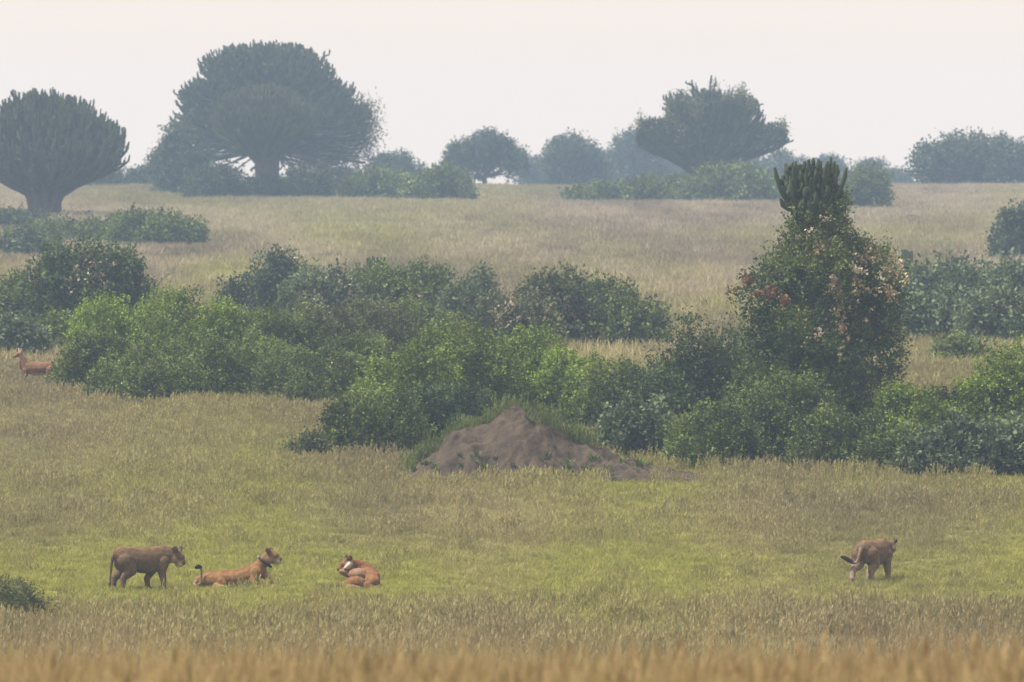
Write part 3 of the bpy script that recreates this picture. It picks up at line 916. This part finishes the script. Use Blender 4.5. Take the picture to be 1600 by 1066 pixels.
# scattered broad-leaved weeds in the meadow
x, d = strew(rg, 160, 262, .35); k = (fbm(x / 4 + 70, d / 6 + 70, 3) > .5) & off_mound(x, d); x = x[k]; d = d[k]
scatter('meadow_weeds', np.stack([x, d, gz(x, d)], -1), np.full(len(x), 9), rg.uniform(.35, .8, len(x)),
        np.array((.12, .17, .045)) * rg.uniform(.7, 1.3, (len(x), 1)), 'scattered dark green weeds in the meadow', rg)

# ------------------------------------------------------------------ animals
def rotz(a): c, s = math.cos(a), math.sin(a); return np.array(((c, -s, 0), (s, c, 0), (0, 0, 1)))
def roty(a): c, s = math.cos(a), math.sin(a); return np.array(((c, 0, s), (0, 1, 0), (-s, 0, c)))
def rotx(a): c, s = math.cos(a), math.sin(a); return np.array(((1, 0, 0), (0, c, -s), (0, s, c)))


class Flesh:
    """ellipsoids that are fused into one continuous skin, each lending its coat colour to the skin near it"""
    def __init__(s): s.p = []
    def ell(s, c, r, col, R=np.eye(3), pr=1.0):
        s.p.append((np.array(c, float), np.array(r, float) * np.ones(3), np.array(R), np.array(col, float), pr))
    def chain(s, pts, col, pr=1.0, col2=None):
        """pts: (x, y, z, r) or (x, y, z, ry, rz)"""
        pts = [tuple(p) if len(p) == 5 else (*p, p[3]) for p in pts]
        A = np.array(pts, float); n = len(A)
        seg = np.linalg.norm(np.diff(A[:, :3], axis=0), axis=1)
        for i in range(n - 1):
            m = max(2, int(seg[i] / (0.35 * min(A[i, 3], A[i + 1, 3])) + 1))
            for k in range(m + (i == n - 2)):
                t = k / m; ts = t
                q = A[i] * (1 - ts) + A[i + 1] * ts
                u = (i + t) / (n - 1); c = col if col2 is None else np.array(col) * (1 - u) + np.array(col2) * u
                s.ell(q[:3], (min(q[3], q[4]), q[3], q[4]), c, pr=pr)
    def head(s, c, yaw, pitch, col, light, dark, k=1.0, earback=None, white=(.60, .55, .48), roll=0.0):
        R = rotz(yaw) @ roty(pitch) @ rotx(roll); c = np.array(c, float)
        P = lambda *v: c + R @ (np.array((v[0] * (.76 if v[0] > .1 else 1), v[1], v[2])) * k)
        e = lambda v, r, cc, pr=1.0, RR=None: s.ell(P(*v), np.array(r, float) * k, cc, R if RR is None else R @ RR, pr)
        e((0, 0, 0), (.125, .10, .11), col); e((.06, 0, .025), (.085, .08, .07), col)
        e((.0, .06, -.05), (.09, .06, .075), light); e((.0, -.06, -.05), (.09, .06, .075), light)
        for t in np.linspace(0, 1, 7): e((.06 + .14 * t, 0, .035 - .04 * t), (.05, .056 - .008 * t, .046), col)
        e((.13, 0, -.035), (.085, .076, .068), light)
        e((.185, .028, -.045), (.045, .034, .04), white); e((.185, -.028, -.045), (.045, .034, .04), white)
        e((.14, 0, -.088), (.065, .046, .038), white)
        e((.228, 0, -.004), (.022, .032, .024), (.02, .014, .013), 2.5)
        e((.20, 0, -.062), (.035, .036, .010), (.03, .02, .018), 1.6)
        for sg in (-1, 1):
            RR = rotz(sg * .55) @ rotx(-sg * .35)
            e((-.035, sg * .095, .090), (.026, .048, .048), col, 1.0, RR)
            b = P(-.053, sg * .103, .096); s.ell(b, np.array((.022, .046, .047)) * k, earback if earback is not None else dark, R @ RR, 1.5)
            e((-.012, sg * .089, .088), (.012, .032, .033), dark * .5 + light * .25, 1.3, RR)
            e((.098, sg * .052, .034), (.020, .016, .012), (.03, .02, .015), 2.0)
        return [P(.108, .054, .036), P(.108, -.054, .036)], R
    def build(s, name, parent, voxel=.011, smooth=14, sharp=.010):
        ic = bmesh.new(); bmesh.ops.create_icosphere(ic, subdivisions=2, radius=1)
        iv = np.array([v.co[:] for v in ic.verts]); fv = np.array([[v.index for v in f.verts] for f in ic.faces]); ic.free()
        V = []; F = []
        for i, (c, r, R, col, pr) in enumerate(s.p):
            V.append(c + (iv * r) @ R.T); F.append(fv + i * len(iv))
        tmp = mesh_from('tmp', np.concatenate(V), np.concatenate(F), M_FUR)
        md = tmp.modifiers.new('r', 'REMESH'); md.mode = 'VOXEL'; md.voxel_size = voxel
        ms = tmp.modifiers.new('s', 'SMOOTH'); ms.factor = .5; ms.iterations = smooth
        dg = bpy.context.evaluated_depsgraph_get(); dg.update()
        me = bpy.data.meshes.new_from_object(tmp.evaluated_get(dg)); old = tmp.data
        bpy.data.objects.remove(tmp); bpy.data.meshes.remove(old)
        me.name = name
        co = np.empty(len(me.vertices) * 3, np.float32); me.vertices.foreach_get('co', co); co = co.reshape(-1, 3)
        num = np.zeros((len(co), 3)); den = np.zeros((len(co), 1)) + 1e-12
        for c, r, R, col, pr in s.p:
            qv = ((co - c) @ R) / r; sd = (np.linalg.norm(qv, axis=1) - 1) * r.min()
            w_ = pr * np.exp(-np.clip(sd, -.012, .4) / sharp)[:, None]
            num += w_ * col; den += w_
        c = np.ones((len(co), 4), np.float32); c[:, :3] = num / den
        a = me.attributes.get('col') or me.attributes.new('col', 'FLOAT_COLOR', 'POINT'); a.data.foreach_set('color', c.ravel())
        me.polygons.foreach_set('use_smooth', np.ones(len(me.polygons), bool))
        me.materials.clear(); me.materials.append(M_FUR)
        o = bpy.data.objects.new(name, me); COL.objects.link(o); o.parent = parent
        return o


def eyes(pts, parent, r=.013):
    for p in pts:
        bm = bmesh.new(); bmesh.ops.create_uvsphere(bm, u_segments=10, v_segments=7, radius=r); me = bpy.data.meshes.new('eye'); bm.to_mesh(me); bm.free()
        me.materials.append(M_EYE); o = bpy.data.objects.new('eye', me); COL.objects.link(o); o.location = tuple(p); o.parent = parent


def place(px, py):
    d = hit(px, py); x = X(px, d); return (x, d, float(gz(x, d)))


BLACK = np.array((.005, .004, .004)); PALE = np.array((.46, .37, .27))


def leg(f, pts, col, low, pr=1.0):
    """tapering limb, last point is the paw"""
    n = len(pts)
    for i in range(n - 1):
        u0, u1 = i / (n - 1), (i + 1) / (n - 1)
        f.chain([pts[i], pts[i + 1]], np.array(col) * (1 - u0) + np.array(low) * u0, pr, np.array(col) * (1 - u1) + np.array(low) * u1)
    x, y, z, r = pts[-1][:4]
    f.ell((x + .02, y, z), (.072, .056, .042), low)
    for t in (-.03, -.01, .012, .032): f.ell((x + .075, y + t, z - .008), (.028, .016, .026), low)


def standing(f, col, spine, low, belly, legs):
    f.chain([(-.60, 0, .76, .12, .13), (-.50, 0, .73, .19, .21), (-.34, 0, .68, .225, .255), (-.08, 0, .635, .235, .28), (.14, 0, .635, .23, .295),
             (.32, 0, .68, .195, .265), (.44, 0, .72, .165, .215)], col)
    f.chain([(-.52, 0, .845, .10), (-.2, 0, .80, .11), (.1, 0, .80, .11), (.30, 0, .84, .10), (.42, 0, .83, .10)], spine, 1.1)
    f.chain([(-.28, 0, .54, .14, .11), (.02, 0, .50, .15, .11), (.25, 0, .52, .13, .10)], belly, .6)
    f.ell((-.44, -.09, .62), (.20, .105, .22), col); f.ell((-.44, .09, .62), (.20, .105, .22), col)
    f.ell((.33, -.105, .62), (.15, .085, .22), col); f.ell((.33, .105, .62), (.15, .085, .22), col)
    for l in legs: leg(f, [(*p[:3], p[3] * 1.2) for p in l], col, low)


# the lion that stands side-on at the left
c1 = np.array((.105, .067, .035)); sp1 = np.array((.19, .085, .036)); lo1 = np.array((.14, .092, .062)); be1 = np.array((.20, .135, .085))
rt1 = thing('lion', 'lioness standing side-on at far left with lowered head and hanging tail', 'lion', place(226, 923), math.radians(20), 'lions in the meadow')
f = Flesh()
standing(f, c1, sp1, lo1, be1, [
    [(.37, -.13, .60, .115), (.33, -.14, .42, .082), (.37, -.14, .22, .058), (.37, -.14, .09, .048), (.39, -.14, .04, .05)],
    [(.30, .12, .60, .11), (.20, .12, .42, .08), (.08, .12, .24, .056), (.10, .12, .10, .047), (.12, .12, .04, .05)],
    [(-.47, -.12, .64, .15), (-.36, -.14, .44, .115), (-.52, -.13, .27, .06), (-.52, -.13, .10, .046), (-.49, -.13, .04, .05)],
    [(-.50, .11, .62, .14), (-.44, .12, .43, .11), (-.64, .12, .27, .06), (-.66, .12, .10, .046), (-.62, .12, .04, .05)]])
f.chain([(.38, 0, .76, .17, .20), (.50, -.02, .75, .165, .19), (.60, -.05, .74, .145, .165)], c1)
ey, _ = f.head((.67, -.08, .735), math.radians(-42), math.radians(40), c1 * 1.2, be1 * 1.1, np.array((.06, .03, .02)), 1.42, earback=np.array((.05, .03, .02)))
f.chain([(-.64, 0, .83, .045), (-.72, 0, .72, .036), (-.75, -.01, .5, .030), (-.77, -.01, .28, .026), (-.78, -.01, .16, .025)], c1)
f.chain([(-.78, -.01, .15, .032), (-.80, -.01, .05, .036)], BLACK, 1.6)
f.build('body', rt1); eyes(ey, rt1)

# the collared lion that lies with its head up
c2 = np.array((.185, .097, .037)); lo2 = np.array((.26, .165, .095)); be2 = np.array((.23, .15, .09))
rt2 = thing('lion', 'collared lioness lying with head raised and black tail tip curled up', 'lion', place(371, 921), 0, 'lions in the meadow')
f = Flesh()
f.chain([(-.80, 0, .15, .12, .12), (-.64, 0, .17, .19, .165), (-.34, 0, .18, .21, .175), (0, 0, .20, .21, .18), (.22, 0, .25, .19, .20), (.38, 0, .33, .17, .21), (.48, 0, .40, .145, .19)], c2)
f.chain([(-.6, 0, .28, .08), (0, 0, .32, .09), (.3, 0, .42, .09), (.44, 0, .52, .08)], c2 * np.array((.92, .80, .68)), 1.0)
f.chain([(.42, 0, .40, .16, .17), (.50, 0, .50, .135, .15), (.58, 0, .60, .12, .13), (.64, 0, .66, .11, .11)], c2)
ey, _ = f.head((.70, -.01, .675), math.radians(-10), math.radians(14), c2 * .85, be2 * .75, np.array((.06, .03, .02)), 1.34, earback=np.array((.05, .03, .02)))
leg(f, [(.40, -.14, .34, .13), (.36, -.18, .14, .09), (.55, -.19, .07, .058), (.68, -.19, .05, .05), (.76, -.19, .04, .05)], c2, lo2)
leg(f, [(.50, .09, .36, .12), (.60, .11, .24, .075), (.70, .11, .14, .055), (.73, .11, .08, .05), (.76, .11, .04, .05)], be2, lo2)
f.chain([(-.58, -.15, .18, .15), (-.36, -.26, .15, .115), (-.30, -.29, .10, .09)], c2); leg(f, [(-.30, -.29, .09, .08), (-.48, -.36, .06, .055), (-.42, -.40, .05, .045), (-.30, -.42, .04, .045)], c2, lo2)
f.ell((-.62, .14, .18), (.17, .12, .14), c2)
f.chain([(-.86, 0, .16, .05), (-.93, -.10, .08, .038), (-.86, -.22, .06, .032), (-.78, -.24, .12, .029), (-.765, -.24, .26, .026), (-.76, -.24, .38, .025), (-.775, -.24, .45, .025)], (.22, .15, .10))
f.chain([(-.78, -.24, .455, .040), (-.82, -.24, .475, .050), (-.87, -.24, .455, .044)], BLACK, 1.8)
f.build('body', rt2); eyes(ey, rt2)
# collar: a broad leather band round the neck with a pale transmitter on the nape
ax_ = norm(np.array((.62, 0, .78))); cc = np.array((.575, 0, .565)); u = np.array((0, 1., 0)); v = np.cross(ax_, u)
th = np.linspace(0, 2 * np.pi, 28, endpoint=False); Vc = []
for off, rr in ((-.03, .142), (.03, .136), (.03, .122), (-.03, .128)):
    Vc.append(cc + ax_ * off + (np.cos(th)[:, None] * u * rr + np.sin(th)[:, None] * v * rr * 1.12))
Vc = np.concatenate(Vc); Fc = [[k * 28 + i, k * 28 + (i + 1) % 28, ((k + 1) % 4) * 28 + (i + 1) % 28, ((k + 1) % 4) * 28 + i] for k in range(4) for i in range(28)]
co = mesh_from('collar', Vc, np.array(Fc), M_COLLAR, rt2, smooth=False)
bm = bmesh.new(); bmesh.ops.create_cube(bm, size=1); bmesh.ops.scale(bm, vec=(.055, .075, .05), verts=bm.verts); bmesh.ops.bevel(bm, geom=bm.edges[:], offset=.012, segments=2, affect='EDGES')
me = bpy.data.meshes.new('transmitter'); bm.to_mesh(me); bm.free(); me.materials.append(M_PACK)
po = bpy.data.objects.new('transmitter', me); COL.objects.link(po); po.parent = co
pp = cc - v * 0.168 if v[2] < 0 else cc + v * 0.168
po.location = tuple(pp); po.rotation_euler = (0, -math.atan2(ax_[2], ax_[0]), 0)
cm = bmesh.new(); bmesh.ops.create_cube(cm, size=1); bmesh.ops.scale(cm, vec=(.06, .08, .06), verts=cm.verts); bmesh.ops.bevel(cm, geom=cm.edges[:], offset=.014, segments=2, affect='EDGES')
me = bpy.data.meshes.new('battery_pack'); cm.to_mesh(me); cm.free(); me.materials.append(M_COLLAR)
bo = bpy.data.objects.new('battery_pack', me); COL.objects.link(bo); bo.parent = co
bo.location = tuple(2 * cc - pp); bo.rotation_euler = po.rotation_euler

# the lion that lies curled, head turned back over its flank
c3 = np.array((.180, .088, .034)); be3 = np.array((.225, .135, .08))
rt3 = thing('lion', 'lioness lying curled with rump to us, head turned left showing pale throat', 'lion', place(566, 921), 0, 'lions in the meadow')
f = Flesh()
f.chain([(-.16, .42, .44, .14, .15), (-.04, .42, .42, .16, .17), (.08, .34, .36, .18, .18), (.18, .16, .28, .19, .18), (.22, -.02, .20, .19, .175), (.18, -.14, .16, .16, .14)], c3 * .92)
f.chain([(-.14, .36, .53, .09), (.06, .32, .48, .09), (.22, .14, .38, .09), (.30, -.05, .28, .08)], c3 * np.array((.8, .68, .55)), 1.0)
f.ell((.24, -.16, .15), (.155, .19, .155), c3)                                   # right haunch
f.ell((-.14, -.20, .13), (.25, .17, .155), c3 * .95)                             # left thigh lying out
f.ell((-.08, .08, .30), (.23, .20, .145), be3 * .95)                             # flank and belly turned up
leg(f, [(-.26, -.22, .12, .12), (-.38, -.20, .08, .08), (-.30, -.34, .055, .055), (-.20, -.38, .045, .05), (-.12, -.40, .04, .045)], c3 * .9, be3)
leg(f, [(.20, -.26, .13, .11), (.10, -.36, .07, .08), (.20, -.40, .05, .05), (.27, -.41, .045, .045), (.30, -.42, .04, .045)], c3 * .8, be3 * .7)
leg(f, [(-.18, .22, .32, .11), (-.32, .18, .30, .075), (-.42, .14, .33, .055), (-.45, .13, .35, .05), (-.46, .12, .36, .05)], be3, be3 * 1.1)
f.chain([(-.14, .40, .47, .13), (-.24, .36, .50, .12)], c3 * .9)
ey, _ = f.head((-.31, .28, .505), math.radians(197), math.radians(24), c3 * .85, c3 * .6, BLACK * 1.3, 1.36, earback=BLACK, white=(.30, .24, .20))
f.chain([(-.26, .155, .545, .040), (-.29, .135, .50, .042), (-.34, .12, .455, .034), (-.39, .11, .43, .026)], (.50, .43, .36), 2.0)   # pale throat ruff
f.chain([(.30, -.26, .10, .04), (.40, -.20, .05, .032), (.44, 0, .04, .028)], c3 * .8)
f.build('body', rt3); eyes(ey, rt3)

# the lion that walks away on the right
c4 = np.array((.122, .077, .044)); sp4 = np.array((.22, .095, .038)); lo4 = np.array((.33, .25, .185)); be4 = np.array((.25, .18, .125))
rt4 = thing('lion', 'lone lioness walking away at right with black tail tip swung left', 'lion', place(1366, 912), math.radians(63), 'lions in the meadow')
f = Flesh()
standing(f, c4, sp4, lo4, be4, [
    [(.38, -.13, .60, .115), (.36, -.14, .42, .082), (.42, -.14, .22, .060), (.42, -.14, .09, .05), (.44, -.14, .04, .052)],
    [(.30, .12, .60, .11), (.16, .12, .42, .08), (.02, .12, .24, .056), (-.02, .12, .12, .047), (.0, .12, .05, .05)],
    [(-.45, -.12, .64, .155), (-.30, -.14, .44, .12), (-.42, -.13, .27, .062), (-.38, -.13, .10, .048), (-.35, -.13, .04, .052)],
    [(-.50, .12, .62, .155), (-.52, .14, .44, .12), (-.74, .15, .30, .062), (-.80, .15, .12, .05), (-.78, .15, .045, .052)]])
f.chain([(.40, 0, .78, .15, .17), (.54, -.01, .76, .13, .15), (.64, -.02, .76, .115, .13)], c4)
ey, _ = f.head((.72, -.06, .76), math.radians(14), math.radians(30), c4, be4, BLACK, 1.12, earback=BLACK)
f.chain([(-.63, 0, .83, .050), (-.72, .0, .70, .040), (-.76, .02, .55, .034), (-.80, .05, .46, .030), (-.83, .12, .46, .028)], (.22, .15, .11))
f.chain([(-.82, .12, .465, .040), (-.84, .22, .52, .052), (-.85, .32, .57, .046), (-.85, .38, .58, .03)], BLACK, 1.8)
f.build('body', rt4); eyes(ey, rt4)

# the antelope watching from the edge of the bushes
ca = np.array((.175, .090, .048)); rta = thing('antelope', 'reddish antelope standing alert at the left edge beside the bushes', 'antelope', (X(57, 265.5), 265.5, float(gz(X(57, 265.5), 265.5))), math.radians(176))
f = Flesh()
f.chain([(-.52, 0, .78, .11, .13), (-.40, 0, .76, .155, .19), (-.1, 0, .73, .165, .20), (.2, 0, .74, .155, .20), (.36, 0, .77, .125, .18), (.44, 0, .82, .10, .14)], ca)
f.chain([(-.2, 0, .60, .11, .08), (.15, 0, .60, .10, .08)], (.55, .42, .33), .8)
f.chain([(.38, 0, .86, .12, .16), (.44, 0, .98, .105, .125), (.48, 0, 1.07, .092, .10), (.51, 0, 1.14, .085, .09)], ca)
f.chain([(.555, .04, .97, .042), (.575, .04, 1.05, .045)], (.66, .58, .52), 2.0)
hy = math.radians(28); hc = np.array((.53, .0, 1.18)); HR = rotz(hy)
def hp(x, y, z): return tuple(hc + HR @ np.array((x, y, z)))
f.chain([(*hp(0, 0, 0), .082), (*hp(.07, 0, -.02), .068), (*hp(.13, 0, -.055), .052), (*hp(.17, 0, -.08), .045)], ca * 1.1)
f.ell(hp(.205, 0, -.082), (.02, .026, .02), (.03, .02, .02), pr=2.0)
for sg in (-1, 1):
    f.ell(hp(-.02, sg * .095, .105), (.024, .038, .10), (.45, .27, .21), HR @ rotx(-sg * .55))
    f.ell(hp(.075, sg * .055, .012), (.016, .012, .014), (.02, .015, .012), pr=2.0)
for (x0, y0, x1) in ((.34, -.09, .34), (.34, .09, .40)):
    f.chain([(x0, y0, .68, .085), (x0 - .01, y0, .50, .055), (x1, y0, .36, .036), (x1, y0, .12, .026), (x1 + .02, y0, .03, .032)], ca * .9)
for (x0, y0, x1) in ((-.44, -.10, -.54), (-.44, .10, -.46)):
    f.chain([(x0, y0, .70, .13), (x0 + .06, y0, .54, .085), (x1, y0, .40, .042), (x1 + .03, y0, .14, .028), (x1 + .05, y0, .03, .032)], ca * .9)
f.chain([(-.60, 0, .84, .03), (-.66, 0, .66, .025), (-.67, 0, .54, .02)], ca)
f.build('body', rta, voxel=.012, smooth=7)
eyes([hp(.082, .06, .014), hp(.082, -.06, .014)], rta, .012)

# small things in the grass
def sapling(px, py, hpx, label):
    loc = place(px, py); s = loc[1] / FPX; rng = np.random.default_rng(px); root = thing('bare_sapling', label, 'sapling', loc)
    H = hpx * s; sp = Soup(); P = np.array([(0, 0, -.05), (.02, 0, H * .3), (-.03, 0, H * .6), (-.16, 0, H)])
    sp.add(*tube(P, [.018, .015, .011, .006], 6)); sp.build('stem', M_TWIG, root)
    for (z0, dx, dz) in ((.45, .14, .2), (.6, .10, .22), (.35, -.12, .25)):
        b = np.array((0, 0, H * z0)); t = Soup(); t.add(*tube([b, b + (dx * .5, rng.normal(0, .04), dz * .6), b + (dx, rng.normal(0, .06), dz)], [.009, .007, .004], 5)); t.build('twig', M_TWIG, root)
sapling(1232, 792, 44, 'thin leafless sapling in open grass right of the mound')


def clod(px, py, w, h, label, name, mat, cat):
    loc = place(px, py) if py > 600 else (X(px, py), py, float(gz(X(px, py), py))); rng = np.random.default_rng(px)
    bm = bmesh.new(); bmesh.ops.create_icosphere(bm, subdivisions=3, radius=1)
    for v in bm.verts:
        c = v.co; n_ = .75 + .5 * float(fbm(np.array(c.x * 1.6 + px), np.array(c.y * 1.6 + c.z * 2), 3)); v.co = Vector((c.x * w * n_, c.y * w * .8 * n_, max(c.z, -.25) * h * n_))
    me = bpy.data.meshes.new(name); bm.to_mesh(me); bm.free(); me.materials.append(mat)
    for p in me.polygons: p.use_smooth = True
    o = bpy.data.objects.new(name, me); COL.objects.link(o); o.location = loc; return tag(o, label, cat)
clod(159, 917, .09, .07, 'small dark dung heap in the grass left of the standing lioness', 'dung_heap', M_NOSE, 'dung')
clod(1424, 590, 1.0, .55, 'low dark earth hump on the hillside right of the thicket', 'earth_hump', M_EARTH, 'mound')
clod(322, 600, .9, .35, 'flat dark earth hump on the hillside below the largest candelabra tree', 'earth_hump', M_EARTH, 'mound')

# ------------------------------------------------------------------ the hazy air
hb = bmesh.new()
bmesh.ops.create_cube(hb, size=1.0)
hm = bpy.data.meshes.new('haze'); hb.to_mesh(hm); hb.free()
ho = bpy.data.objects.new('haze', hm); COL.objects.link(ho)
zlo, zhi = -4.5, 24.5
ho.scale = (1150, 1380, zhi - zlo); ho.location = (0, 440, (zhi + zlo) / 2)
m, t, out = new_mat('haze')
pv = t.nodes.new('ShaderNodeVolumePrincipled')
pv.inputs['Color'].default_value = (0.49, 0.69, 1.0, 1)
pv.inputs['Density'].default_value = 0.00036
pv.inputs['Density Attribute'].default_value = ''
pv.inputs['Anisotropy'].default_value = 0.0
t.links.new(pv.outputs[0], out.inputs['Volume'])
hm.materials.append(m)
tag(ho, 'pale blue haze filling the air over the savanna', 'haze', kind='stuff')
